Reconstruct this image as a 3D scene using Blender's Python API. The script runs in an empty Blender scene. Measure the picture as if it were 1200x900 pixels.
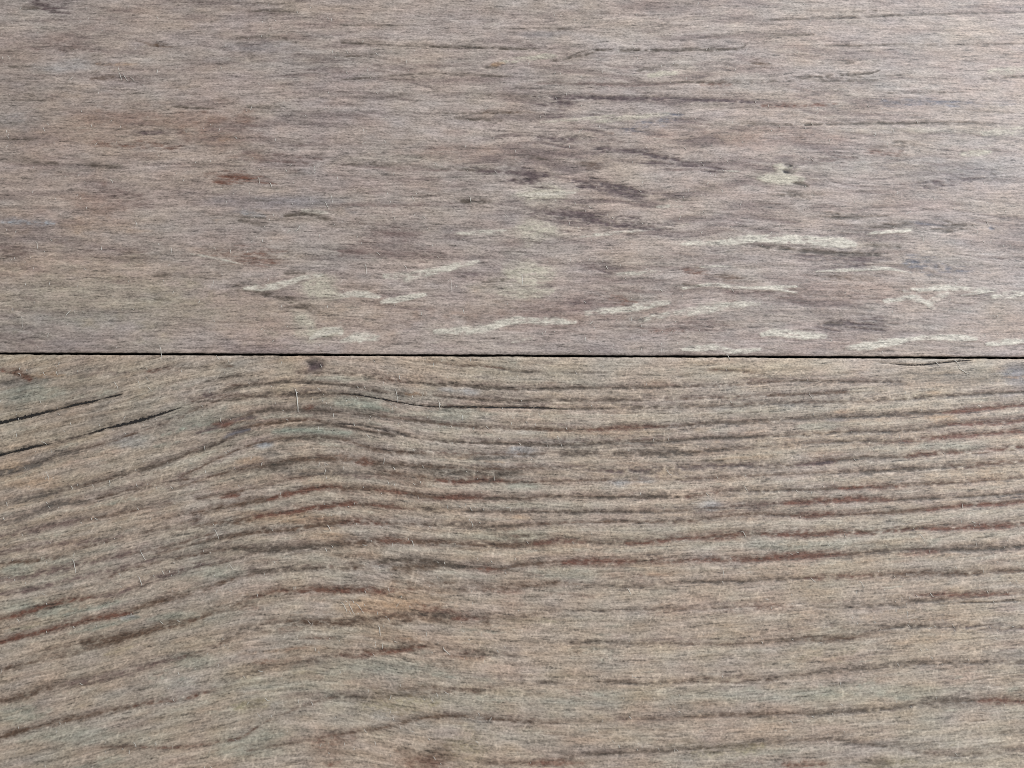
import bpy, math
import numpy as np
from mathutils import Matrix, Vector

# ------------------------------------------------------------------ camera
sc = bpy.context.scene
LENS, DIST, TILT, ROLL = 35.0, 0.2917, math.radians(13.0), math.radians(0.26)
AIM = Vector((0.0, -0.0086, 0.0))
cam_data = bpy.data.cameras.new("camera")
cam = bpy.data.objects.new("camera", cam_data)
sc.collection.objects.link(cam)
ROT = Matrix.Rotation(TILT, 3, 'X') @ Matrix.Rotation(ROLL, 3, 'Z')
CAMPOS = AIM + DIST * Vector((0, -math.sin(TILT), math.cos(TILT)))
cam.matrix_world = Matrix.Translation(CAMPOS) @ ROT.to_4x4()
cam_data.lens = LENS
cam_data.sensor_width = 36.0
cam_data.clip_start = 0.005
cam_data.clip_end = 50.0
cam_data.dof.use_dof = True
cam_data.dof.focus_distance = 0.2985
cam_data.dof.aperture_fstop = 14.0
sc.camera = cam

# ------------------------------------------------------------------ light
world = bpy.data.worlds.new("World")
sc.world = world
world.use_nodes = True
wbg = world.node_tree.nodes["Background"]
wbg.inputs[0].default_value = (1.0, 0.975, 0.945, 1)
wbg.inputs[1].default_value = 0.36

def area_light(name, loc, target, sx, sy, power, col):
    ld = bpy.data.lights.new(name, 'AREA')
    ld.shape = 'RECTANGLE'
    ld.size, ld.size_y = sx, sy
    ld.energy = power
    ld.color = col
    o = bpy.data.objects.new(name, ld)
    sc.collection.objects.link(o)
    o.location = loc
    o.rotation_euler = (Vector(target) - Vector(loc)).to_track_quat('-Z', 'Y').to_euler()
    return o
area_light("window_light", (0.60, 0.40, 0.46), (0.03, 0, 0), 0.8, 0.8, 9.6, (0.86, 0.93, 1.0))

sc.render.engine = 'CYCLES'
sc.cycles.use_denoising = False
sc.cycles.pixel_filter_type = 'BLACKMAN_HARRIS'
sc.cycles.filter_width = 0.85
sc.view_settings.view_transform = 'Standard'
sc.view_settings.look = 'None'
sc.view_settings.gamma = 1.0
sc.view_settings.exposure = 0.0

# ------------------------------------------------------------------ photo pixel -> point on the floor plane
HALF = 18.0 / LENS
def px(u, v):
    d = ROT @ Vector(((u - 600) / 600 * HALF, -(v - 450) / 600 * HALF, -1.0))
    t = -CAMPOS.z / d.z
    return (CAMPOS.x + d.x * t, CAMPOS.y + d.y * t)
MM = 0.00025           # one photo pixel is about a quarter of a millimetre here

rng = np.random.default_rng(11)

# ------------------------------------------------------------------ the grain, traced line by line
# tile letter -> (origin x, origin y, scale) of the enlargement the line was read from
TILES = dict(A=(0, 410, 4), B=(300, 410, 4), C=(600, 410, 4), D=(900, 410, 4),
             E=(0, 540, 3), F=(400, 540, 3), G=(800, 540, 3),
             H=(0, 675, 3), I=(400, 675, 3), J=(800, 675, 3),
             K=(400, 0, 1.5), S=(0, 0, 3), T=(400, 0, 3), U=(800, 0, 3),
             V=(0, 210, 3), W=(400, 210, 3), X=(800, 210, 3))
COL = dict(k=(38, 32, 30), d=(90, 79, 69), b=(102, 81, 66), r=(115, 78, 64), p=(94, 78, 78),
           g=(108, 101, 94), o=(186, 150, 118), w=(196, 186, 168), e=(161, 164, 149),
           u=(168, 170, 173), l=(211, 202, 187), m=(124, 104, 98), q=(112, 110, 118), y=(158, 144, 112))

LOWER = """
A w .45 4 930,345 1040,322 1150,300
A e .5 4 760,400 900,360 1000,340
B e .6 5 80,385 200,375 330,385 440,390
B w .45 4 0,322 120,312 260,310
B e .5 5 380,250 520,262 640,290
B w .4 4 620,310 760,300 900,300
B w .4 3 300,440 460,455
A r .5 4 1000,350 1090,340
E e .5 5 520,560 640,545 700,538
E w .4 4 620,470 760,430
E w .45 5 20,395 130,370 230,350
A d .35 2 580,205 640,192 700,178
A k .5 1.5 0,493 50,480
A m .5 3 180,450 250,436 330,420 440,385
A d .55 1.4 790,282 880,258 940,246
A d .6 2 900,245 1000,238 1100,235 1200,213
A r .8 5 0,98 60,102 100,118 140,140
A b .5 7 60,105 115,120
A o .4 5 150,120 230,118 300,120
A m .5 6 350,110 480,105 600,108
A d .5 3 470,72 520,80
A r .45 5 690,105 770,98 840,96
A d .4 5 820,95 900,90 970,88
A b .5 4 1030,80 1090,78
A d .6 3 930,155 1050,130 1160,115
A d .65 2.5 1050,190 1120,175 1200,162
A d .5 3 870,185 950,180
A p .5 6 960,215 1000,205
A p .55 3 920,390 1010,365 1070,335 1200,315
A r .4 6 1030,355 1075,345
A q .6 3 1050,415 1100,390 1170,372
A d .6 3 950,470 1020,440 1060,420
A g .45 5 0,570 130,540 280,490 400,470
A b .35 6 60,410 200,375 420,320
A d .6 3 520,595 640,570 790,525 880,480
B b .45 2 740,55 850,60 960,75 1060,75 1130,85 1200,95
B r .4 2 1050,75 1160,90
B p .97 7 255,60 285,82 310,70
B k .6 6 262,66 300,82
B p .9 6 265,85 295,62
B d .5 5 240,55 320,60
B d .6 2 200,108 320,110 440,112 540,125 600,140 720,152 850,165 960,165 1050,180 1150,183 1200,185
B r .5 3 580,135 700,150
B d .6 1.8 740,155 900,166
B d .6 2.4 1010,178 1150,184
B d .7 2.4 0,165 80,155 180,152 300,158 400,165 500,178 590,200
B d .6 2 680,210 780,212 930,225 1100,237 1200,237
B o .5 4 700,208 800,210
B d .6 3 0,220 70,205 150,205 220,212 330,208 400,203
B d .55 3 0,290 100,280 200,282 300,285 390,290
B r .5 4 225,268 265,272
B d .55 3 480,300 550,310
B d .6 2 690,330 800,340 860,342
B d .55 2 1010,360 1150,368
B b .85 2.6 0,355 80,345 150,335 230,330
B d .55 2.5 150,358 250,352 400,352 440,350
B k .5 1.6 390,345 500,355 600,375 680,390 710,402
B d .7 1.8 400,360 480,375 560,390 640,400 760,412 900,432 1000,433 1100,440 1200,440
B k .6 2.2 640,388 720,405
B d .6 4 140,425 200,412 290,418 380,415
B b .65 4 60,545 130,525 250,515 400,515 450,515
B b .6 4 470,530 600,540 780,548 880,550
B r .6 5 470,530 540,534
B b .55 3 600,480 720,482 830,490
B g .6 3 1000,510 1200,505
B d .55 4 0,575 100,560 160,560
B g .55 4 160,580 400,580 550,580
B d .55 3 900,580 1030,575
B d .6 3 1040,580 1200,580
C d .55 2.5 0,105 140,105
C d .75 1.2 270,108 450,108
C d .4 2 490,120 660,120
C d .5 1.6 780,125 850,122
C b .5 3 920,95 1060,100 1130,112 1200,118
C d .6 2.6 30,182 150,182 300,180 420,180
C d .55 2 470,180 650,180 790,175
C d .7 1.4 870,172 940,178
C d .55 3 30,240 190,238 290,240
C d .5 3 430,235 610,235
C d .45 1.4 220,278 380,275 540,276
C d .75 1.7 550,273 700,268 830,266
C d .45 2 860,268 1010,270 1200,255
C b .6 2.4 0,370 110,372 220,377 280,375
C r .5 2.8 350,378 440,372 540,365 730,360
C d .6 2.4 870,355 960,343 1040,346 1200,345
C d .6 2.2 0,442 200,450 380,445
C d .6 2.4 400,440 540,433
C d .6 2.4 630,435 760,430 900,415 1050,412 1200,405
C d .5 5 230,490 400,490
C d .6 5 470,490 700,490 860,487
C d .5 3 900,475 1050,465
C g .4 3 40,495 120,495
C p .6 4 270,552 420,560 520,572 700,555 850,548 1000,545 1200,545
C d .75 1.5 860,525 1030,520
C d .55 3 620,578 670,578
D d .55 2.4 110,150 240,150 400,152
D d .4 2 500,150 620,152
D b .45 2.5 0,215 100,215 360,202
D d .5 2.6 430,240 620,232 740,225 940,212 1200,200
D g .5 3 0,250 200,265 380,260
D d .65 2.4 0,330 150,325 270,320 380,318
D d .5 2.4 400,315 620,308
D d .5 2.6 660,295 820,298
D r .75 2.8 820,298 960,285 1120,268 1200,262
D d .65 1.7 0,408 200,400 330,390 430,385
D d .5 2.2 460,385 640,385 760,365 850,352
D r .75 3.2 850,352 900,350 1080,348 1200,332
D d .5 3.4 300,435 420,430 520,430
D r .7 3.6 640,432 780,415 900,405 1030,398 1150,385 1200,390
D d .5 4 0,530 50,525
D r .65 2.6 130,542 230,535 330,520
D d .7 1.8 330,520 450,508 640,505
D r .8 3.2 640,505 720,490 820,487
D r .6 2.6 820,487 1000,480 1050,470 1200,455
D d .6 3 560,565 700,560 840,562
D r .55 3 860,555 950,550 1050,535 1200,520
D d .55 4 460,582 520,575
E g .55 4 0,50 60,35 140,15
E g .55 4.5 0,155 100,135 200,110
E g .6 4.5 0,215 100,195 190,155 300,145
E m .5 5 0,270 100,250 200,225 300,205
E m .5 5 0,325 150,300 260,290 420,270
E d .6 2.4 400,165 490,155
E b .7 3 50,358 110,355 190,345
E m .7 5 0,420 80,410 150,395 230,378 330,355 430,330 520,290
E m .7 4.5 0,470 100,455 220,430 330,400 440,375 540,345
E r .85 4 0,555 60,545 150,515 250,490 330,480
E m .65 4.5 330,480 420,465 580,405 700,365 780,345
E r .85 4 0,640 90,615 180,595 260,570 400,545 460,535
E b .65 4 480,520 540,500 640,475 730,450 820,415
E b .75 5.5 290,640 400,630 520,600
E b .75 4.5 400,630 520,600 620,575 720,545
E b .55 4 720,545 800,515 860,500
E r .65 3 770,130 840,120
E b .6 4 680,190 800,165 950,135
E r .9 3.4 940,137 1040,110 1150,92 1200,92
E b .6 3.6 720,225 860,215 920,195
E r .95 3.6 890,200 1050,175 1120,165 1200,155
E b .6 3.6 780,270 900,250 1000,245
E b .85 3.6 1000,245 1100,230 1200,215
E d .6 3 650,300 720,290 800,265
E d .7 4.5 820,310 930,315 1040,310 1130,300 1200,300
E d .7 3.4 880,390 1000,385 1130,378
E r .65 3.6 880,485 970,458 1010,460
E r .6 5 1040,462 1120,458 1200,455
E d .6 4.5 770,635 850,605 950,575
E b .75 4.5 1020,568 1110,570 1200,575
E d .6 3.6 940,15 1050,5
F m .6 3.6 0,50 100,60
F d .6 3.6 100,25 180,20 250,22 330,40 400,45 520,50
F r .85 3.6 330,68 410,75 490,65 560,70
F d .6 3.2 520,72 580,45 620,40
F b .7 3 0,100 60,98 130,105 230,115 330,130
F r .8 3 120,104 230,115
F r .85 3.2 330,132 420,128 500,132
F d .5 2.4 500,132 620,135
F d .7 2.2 750,127 830,130 900,132 1000,130 1100,125 1200,128
F r .95 4 0,155 50,148
F r .6 3 100,155 180,160 250,170
F d .65 3 290,172 330,175 390,175
F d .5 2.6 430,180 550,180
F d .65 2 680,180 810,182 960,180 1100,182
F r .7 5 0,220 60,215
F r .7 3.4 60,215 110,220 160,225
F d .5 3 290,225 430,225 480,235 620,228
F b .5 2.2 850,215 1000,215 1200,215
F b .6 3.6 0,290 60,290 140,282 220,285 290,285 380,285 430,295
F r .6 3.6 140,282 240,285
F b .65 3.6 540,295 590,300 680,292
F r .75 4 680,292 740,285 860,288
F d .5 3 860,288 950,290
F r .85 3.6 1000,290 1080,290 1200,275
F b .6 5 0,380 70,375
F d .85 4 130,355 220,350 300,355 390,370 430,375
F b .6 8 180,380 330,370
F r .6 3 480,382 540,382
F b .5 3 600,370 700,362
F r .75 5 780,360 850,355 930,355 1030,355
F r .5 5 1090,355 1200,358
F b .5 3 180,425 260,430 400,430
F r .65 4 0,460 100,455 150,460 250,455
F b .6 6 480,455 540,450 650,440 760,430
F d .5 2.6 820,455 900,440 1000,445 1180,455
F b .65 4 0,575 100,555 170,548 260,545
F d .6 3 280,540 400,550 500,550
F r .7 3 390,556 500,554
F b .7 4 480,575 520,572
F d .6 2 800,525 930,528
F b .7 3.6 80,670 200,665 290,655
F d .45 2 830,635 1060,642
G p .65 3 0,28 90,28 150,25
G p .6 3 400,15 530,5
G d .5 3 630,45 720,38 860,32 900,28
G b .6 3 950,20 1050,15 1200,5
G r .65 3 0,130 70,118 120,112
G d .5 2 140,108 330,105 540,100
G r .8 3.4 550,98 650,92 780,88
G b .5 2.4 850,85 950,80
G m .5 3 150,165 280,155 370,150
G r .75 4 360,151 460,145 570,140 640,138 740,142
G d .6 2 760,138 920,132 1060,125 1200,115
G b .55 2.6 220,190 300,185
G r .6 3 380,198 450,195 530,185
G b .6 2.6 640,188 780,180 860,175
G r .75 3 860,175 1000,158 1120,155 1200,145
G r .7 4.4 0,272 130,272 210,260
G r .75 4.6 280,258 320,260 400,262 570,255
G r .75 3.6 570,255 700,250 820,240
G r .9 4 820,240 950,240 1080,235 1200,225
G r .8 4.2 0,350 70,352 170,350 260,350
G r .8 4.4 260,350 330,340 450,335 570,332
G d .6 3.4 640,320 720,315 830,312
G d .8 3.4 830,312 950,315 1070,312 1200,300
G r .5 4.5 760,328 900,318
G d .75 3 0,425 130,428 310,420 450,412
G r .55 4 430,414 540,410 660,405
G b .7 4.4 660,405 820,400 940,402 1090,395 1200,390
G r .5 6 150,525 230,515 380,518
G d .55 4 450,512 570,518 660,512 780,505 830,495 920,490
G r .55 4 820,475 1060,470 1140,470
G d .8 1.4 980,500 1080,498 1180,493
G d .75 3 740,585 800,585 900,585
G p .6 4.4 960,594 1060,590 1200,590
G b .65 4 430,625 510,632 600,625
G d .4 3 290,635 400,628
H b .65 4 0,330 100,310 160,290 230,285
H b .8 4.4 0,440 90,425 130,405 180,395
H b .9 4.4 0,570 70,545 90,540
H b .6 3.4 130,530 190,520 260,500 390,480 470,460
H r .7 2.4 470,460 560,440 640,435 740,405
H m .65 4.4 240,380 350,365 450,340 560,305 650,285
H b .5 4 650,285 760,245 820,210
H d .65 4 870,345 900,330 960,315
H r .6 1.8 350,605 450,600 600,605 700,595 840,570 920,520
H d .5 6 380,605 480,600
H g .5 7 670,545 740,530
H y .5 6 830,465 940,455
H d .4 5 870,465 920,455
H r .5 8 1100,595 1180,585 1240,575
H r .9 6 1150,665 1200,655
H b .4 4 600,660 680,645
I b .65 4 0,160 100,150 170,170 260,150
I r .75 3.6 0,280 60,285 130,270 200,265 290,250
I d .6 2 440,280 520,275 610,282
I d .55 4 0,420 80,430 160,420 240,420
I b .6 4 200,400 320,395 370,405 500,410
I b .5 4 0,555 100,540 170,530 280,500
I b .9 2.8 280,502 390,495 480,500 570,507
I b .6 2.2 570,507 690,518 800,515
I b .75 14 230,640 300,635 370,630
I r .8 8 230,665 340,668
I d .6 2.4 680,375 760,380
I d .55 2.6 880,375 980,375 1070,380 1200,375
I d .65 2.8 860,630 960,628 1070,620 1200,612
I r .6 4 660,662 760,660 850,660
I d .5 2 800,235 870,235 960,230 1050,250
I b .7 4 820,265 840,265
I m .5 4 960,510 1050,520
I d .5 2.4 350,580 430,580
I y .4 16 80,460 220,450 330,455
I y .4 22 390,600 480,620
J b .55 3 0,370 90,365 200,375 330,368 420,350
J d .6 4 360,362 420,350 500,340 620,330 700,318
J d .6 4.5 700,318 860,310 1000,310 1200,305
J d .5 8 510,380 600,375
J b .5 3 0,500 170,490 330,485
J d .6 3.6 440,492 540,480 640,475 720,470
J d .65 4.6 640,478 820,450 940,440 1020,440
J r .6 5 1040,445 1110,440 1200,445
J d .55 3 430,578 520,575 690,600 760,595
J d .6 4.5 0,605 140,605 250,595
J y .5 8 40,625 200,615 280,600
J d .5 4 940,635 1060,630
J d .5 4 1100,555 1200,545
J r .65 5 330,665 500,662
J d .5 6 640,655 720,660
J m .45 9 130,360 220,360
J b .4 3 300,215 420,215 460,220
"""
LOWER_PATCH = """
B p .8 280,74,36,26
A g .38 250,190,330,70
A g .35 700,330,420,60
B g .35 420,290,330,60
B e .4 620,210,220,40
I b .35 300,650,95,34
I r .3 290,655,60,22
H b .25 1150,610,80,40
B u .8 40,445,45,18
B u .6 885,185,30,11
B u .6 1010,200,50,18
B e .5 480,250,120,34
B e .45 900,310,120,40
B e .5 250,390,200,28
B e .5 400,135,140,16
C u .7 40,470,60,24
C q .35 765,355,35,10
C o .35 500,385,260,26
D o .5 340,290,42,12
D o .45 780,200,42,10
D o .5 820,325,80,20
D o .35 100,420,70,14
D e .5 230,360,110,22
D e .45 850,455,170,20
D q .4 320,325,50,12
D q .55 1165,110,90,70
D g .35 900,135,260,34
D o .25 1100,560,150,20
A e .55 150,200,190,40
A e .45 880,300,140,50
A u .4 620,430,110,36
A o .35 80,545,130,26
A o .35 1130,335,70,14
A o .35 1170,520,70,24
A g .4 60,150,90,26
E e .6 470,550,30,1
E u .5 455,550,30,9
E e .5 620,545,60,14
E e .7 60,385,80,16
E e .5 220,355,70,14
E e .5 760,395,90,30
E e .4 120,520,120,20
E o .6 1050,205,170,20
E o .3 850,185,130,14
E o .35 100,75,120,26
E o .4 1150,262,90,26
F o .4 190,490,170,56
F o .3 60,320,90,30
F e .5 640,85,80,14
F u .55 985,75,40,14
F u .5 1075,68,40,14
F e .45 560,265,160,18
F e .45 780,395,120,24
F o .3 1120,385,80,22
F e .3 620,160,300,14
G u .55 95,155,55,22
G e .4 500,300,300,18
G w .4 225,470,70,12
G o .3 860,330,120,12
G o .3 1090,60,140,20
H e .55 60,490,80,34
H e .5 690,300,70,26
H e .45 900,590,110,46
H e .4 300,560,240,30
H e .35 950,380,200,26
H e .4 100,100,160,24
I e .4 150,320,220,30
I e .3 700,440,360,34
J e .35 300,420,400,22
J e .3 700,400,300,20
J w .3 560,510,160,14
I o .35 170,110,150,56
"""
UPPER = """
K d .5 1.5 180,82 340,85
K d .5 1.6 400,100 440,88 560,88 700,85
K p .5 2 360,175 420,172 560,172 720,180
K d .45 1.5 340,145 480,148 700,142
K d .4 1.5 720,135 860,138 1000,132
K p .5 1.8 450,262 520,268 560,275 620,290
K p .45 1.6 340,245 400,250 470,246
K p .45 2 240,300 340,305 400,315
K p .5 2 410,320 480,325 530,338 600,345
K p .5 2 350,375 420,380 470,395 540,402
K p .45 2 980,325 1080,318 1140,310
K d .4 1.4 860,220 1060,215 1180,220
K d .45 1.8 820,380 890,382 960,380
K q .4 2 1000,390 1080,400
K d .5 1.8 700,430 760,435 880,445 960,446
K q .45 2 1020,455 1080,475 1140,480
K d .45 2 840,570 940,580
K m .4 2.4 0,290 120,298 230,300
K m .4 2.4 0,360 110,362 260,352
K d .4 1.6 180,200 330,198
K d .4 1.6 0,140 160,130 300,135
K m .4 2 560,300 680,298 760,306
K l .7 1.7 740,505 800,515
K l .6 1.8 500,480 560,478
K l .55 1.6 870,478 920,475
K l .6 1.8 205,410 290,405
K w .5 4 280,110 330,104 375,98
K w .5 3 540,132 590,128
K w .4 2.4 350,215 420,210 480,203
K l .7 1.6 925,412 1000,405
K l .6 1.6 640,298 700,302
K l .6 1.5 615,470 680,468
K l .55 1.5 1090,520 1150,512
K l .5 1.5 430,555 470,548
V w .95 14 1085,375 1120,388 1150,400
V w .55 7 1140,405 1200,415
V w .9 9 1050,495 1085,505
V w .8 6 1085,545 1180,540 1200,535
W w .75 16 600,335 660,345 720,340
W w .4 8 560,400 660,405 740,395
W w .65 13 640,175 690,180 740,180
W w .55 9 630,60 700,58 780,48
U w .85 8 300,622 345,628 420,632
U w .75 7 330,590 400,595
S p .9 8 135,0 135,14
S p .8 7 165,5 200,8
S p .7 6 150,25 195,30
S d .5 3 60,32 140,28
S d .5 2 870,40 960,38 1050,42
S d .4 2 800,185 900,185
S d .65 2 600,375 680,380 750,382
S d .4 2 380,465 420,455 500,440
S r .32 4 320,510 440,512
S r .5 4 440,512 600,520
S d .45 3 300,580 360,585 440,592
S r .42 4.5 720,615 820,620
S r .5 5 820,622 950,640
S m .6 7 860,545 1000,560 1100,570
S d .4 3 0,565 200,575
S d .4 2 0,490 130,490
S b .5 3 320,280 400,270
S o .25 3 340,225 480,228
S o .25 3 770,490 820,492
S d .45 3 200,178 260,170
S d .4 3 830,135 960,130 1040,150
S m .4 5 100,170 220,165 330,175
S b .45 4 520,155 570,160
S d .45 2 30,235 110,235
S d .35 2 0,352 180,355
S p .4 4 500,470 620,465
S d .4 3 870,375 980,380
S m .4 6 720,440 900,455
T d .45 2 0,150 180,160
T d .7 2 180,160 360,165 560,172 740,172
T d .6 2.4 740,215 850,195 900,177
T d .75 2 895,176 1000,178 1200,178
T d .4 2 0,90 280,90
T d .45 2 500,100 620,102 840,100
T o .7 3 525,230 570,226
T d .6 3 505,238 545,236
T w .5 5 580,215 720,200
T w .4 4 680,205 760,198
T w .5 5 1080,268 1180,258
T m .45 3 690,295 860,295 1000,300 1180,295
T d .6 2 480,335 700,340
T p .65 3 680,342 900,345 1130,350
T p .65 8 740,365 800,360
T p .6 5 730,400 780,398
T b .5 2.4 500,395 680,395
T q .7 4 1000,460 1080,440 1190,410
T w .4 4 880,430 1050,412 1150,400
T p .6 3.6 690,485 870,490
T p .85 4 920,525 1050,535 1140,555
T p .5 8 1080,575 1130,580
T p .7 6 480,605 690,612
T p .6 8 600,625 690,630
T d .45 3 0,580 200,580 480,600
T p .8 6 820,635 900,640 1000,662
T d .4 3 1040,250 1100,238 1180,228
T d .5 3 400,415 560,425
T d .5 2 580,545 720,560
T b .5 4 820,570 900,585
T d .4 2.4 150,340 300,325
T d .5 4 0,200 120,195
T m .4 6 780,440 980,500
U d .6 2.6 0,175 180,175 220,160
U d .5 1.8 300,70 500,65 650,58 900,50 1200,45
U k .5 1.8 500,67 650,59
U d .5 1.8 550,45 680,38
U d .45 2 310,125 460,122
U d .45 2 500,160 620,162 720,158 940,160 1200,155
U d .6 2 0,290 170,292 330,285
U r .4 3 60,297 170,297
U d .7 2 360,275 500,268 640,260 690,250
U d .6 1.8 370,285 500,285 680,285
U p .8 3 0,350 130,352 270,360
U r .5 3.6 280,372 440,370 540,365
U d .4 2 720,328 1000,325
U q .35 5 700,360 900,362 1200,360
U d .65 2 430,440 620,435 860,435
U d .4 2 860,436 1100,440
U d .45 2 1050,280 1200,270
U r .6 4 660,535 750,545
U p .55 4.5 850,655 950,640 1100,615
U k .8 3 362,580 382,582
U k .85 3.4 358,604 386,606
U d .7 2.4 380,640 420,648 440,655
U p .7 5 90,600 140,598
U p .6 5 0,575 60,580
U m .4 6 0,440 80,430
U b .5 4 240,215 290,230
U d .4 3 480,225 600,220
U d .4 2 980,535 1110,530
U w .5 4 980,545 1080,535
U w .5 5 280,632 400,628
U d .5 2 200,435 380,440
U m .5 6 420,560 560,550
U d .45 3 740,500 820,505
U w .4 7 1050,470 1200,455
U w .4 6 1080,255 1200,245
V u .55 4.5 0,150 100,155 190,155
V r .3 7 690,248 830,262 950,268
V r .3 5 830,290 980,290
V l .5 1.8 660,262 740,275 850,300
V d .65 4 820,375 920,395 980,415 1050,440 1100,465
V l .7 5 860,385 980,375 1060,350
V l .85 3.6 1000,370 1060,350 1130,338
V d .45 3 540,340 600,338
V l .6 5 1090,560 1180,530 1200,545
V r .45 4 760,5 820,8
V d .35 3 840,145 940,165
V u .22 4 850,120 930,130
V d .5 3 1000,130 1080,125 1180,150
V l .35 3 1060,110 1150,120
V d .55 3.6 1000,330 1070,330
V b .35 4 80,265 20,275
V m .35 10 300,20 420,60 520,80
V m .35 8 0,230 100,270
W l .85 6 150,340 240,345 330,325
W l .85 4.4 240,342 330,325 480,292
W l .8 4 140,435 200,425 290,408
W l .65 4.4 0,412 60,405 130,415
W l .75 5.5 0,572 60,558 125,560
W l .8 5 330,538 500,530 560,512
W l .8 5 500,528 560,510 640,498 820,505
W l .85 2.6 840,203 960,190 1130,172
W l .6 2.4 1110,97 1200,95
W l .45 3.6 400,190 580,190
W l .7 5 860,470 1000,460 1150,435
W l .65 4 1050,500 1130,480 1200,465
W l .5 3 970,335 1120,325
W l .5 2.4 600,575 670,560
W l .4 2.4 1160,230 1200,232
W l .5 3 600,60 700,55 820,48
W d .7 3.6 400,78 520,80
W p .85 10 700,110 780,125 850,135
W p .65 8 850,135 1000,160 1120,175
W p .65 6 860,20 1000,45 1060,50
W p .5 9 840,300 960,312
W d .5 5 515,330 545,370
W p .4 7 800,440 880,435
W p .5 5 560,15 680,8
W m .45 7 0,250 60,255 140,250
W m .45 6 120,265 330,270
W m .4 8 100,190 260,200
W r .4 6 940,420 1000,425
W r .4 6 1090,540 1190,530
W d .5 3 1120,75 1200,70
W p .45 4 400,345 480,340
X l .7 4 0,230 130,225 250,212
X l .75 7 130,225 250,212 450,215
X l .7 8 350,215 480,222 600,230
X l .6 3 660,190 800,180
X l .7 2.4 470,325 700,315 800,330
X l .65 3 0,385 100,372 220,385 400,378
X l .55 7 0,470 60,465 150,445
X l .6 4 110,452 180,442 270,440
X l .8 5 280,548 330,540 420,552 500,555
X l .75 5 580,595 680,585 780,568
X l .75 4 760,570 860,558 1030,562
X l .75 4 1070,582 1130,575 1200,570
X l .65 4 0,600 120,595 180,608 270,600
X l .6 4.5 710,430 800,420 850,435 880,455
X l .5 4 850,440 930,405
X l .8 4 780,395 900,385 990,385 1100,392
X l .75 4 1090,415 1140,410 1200,402
X w .7 6 270,0 400,4
X d .6 3 270,236 400,250 550,265 690,268
X p .4 9 420,275 560,290 640,285
X d .55 4 500,125 570,130
X d .55 4.5 690,170 790,155
X d .45 5 900,180 1030,160
X d .8 4 370,50 440,62
X q .6 8 790,290 850,310 1010,325
X d .7 3 500,510 560,505
X p .5 9 500,525 700,510
X m .5 5 150,400 300,410 450,430
X q .7 3 1080,172 1095,174
X r .45 5 0,320 60,325
X b .4 5 140,345 200,350
X d .5 3 0,75 30,72
X m .4 8 0,525 130,520
X b .4 4 480,340 580,350 650,355
X d .4 3 640,235 760,240
X d .5 2 0,370 60,378
"""
UPPER_PATCH = """
V o .22 250,380,500,120
V o .18 1000,470,500,90
S o .14 300,480,400,120
V w .75 1120,385,62,50
V w .65 1065,500,38,32
V w .45 1120,545,90,26
W w .6 680,175,95,46
W w .6 700,55,95,34
W w .65 660,345,110,56
W w .35 560,400,120,60
U w .6 330,620,90,24
U w .35 900,460,300,14
X w .5 340,10,90,14
X w .3 600,225,130,18
S m .4 190,145,140,34
S r .25 780,480,120,60
S u .3 230,230,120,30
S u .3 60,420,100,40
S q .3 920,165,130,30
V r .22 360,90,130,40
V o .25 330,160,120,30
V e .3 300,430,500,110
V q .3 950,80,260,30
T q .3 700,120,100,14
T w .3 180,560,200,20
U q .25 1000,610,300,40
U r .22 260,480,260,40
X r .2 560,400,300,60
W r .22 760,470,340,60
T r .22 500,540,300,40
S r .25 500,420,300,40
"""
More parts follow.
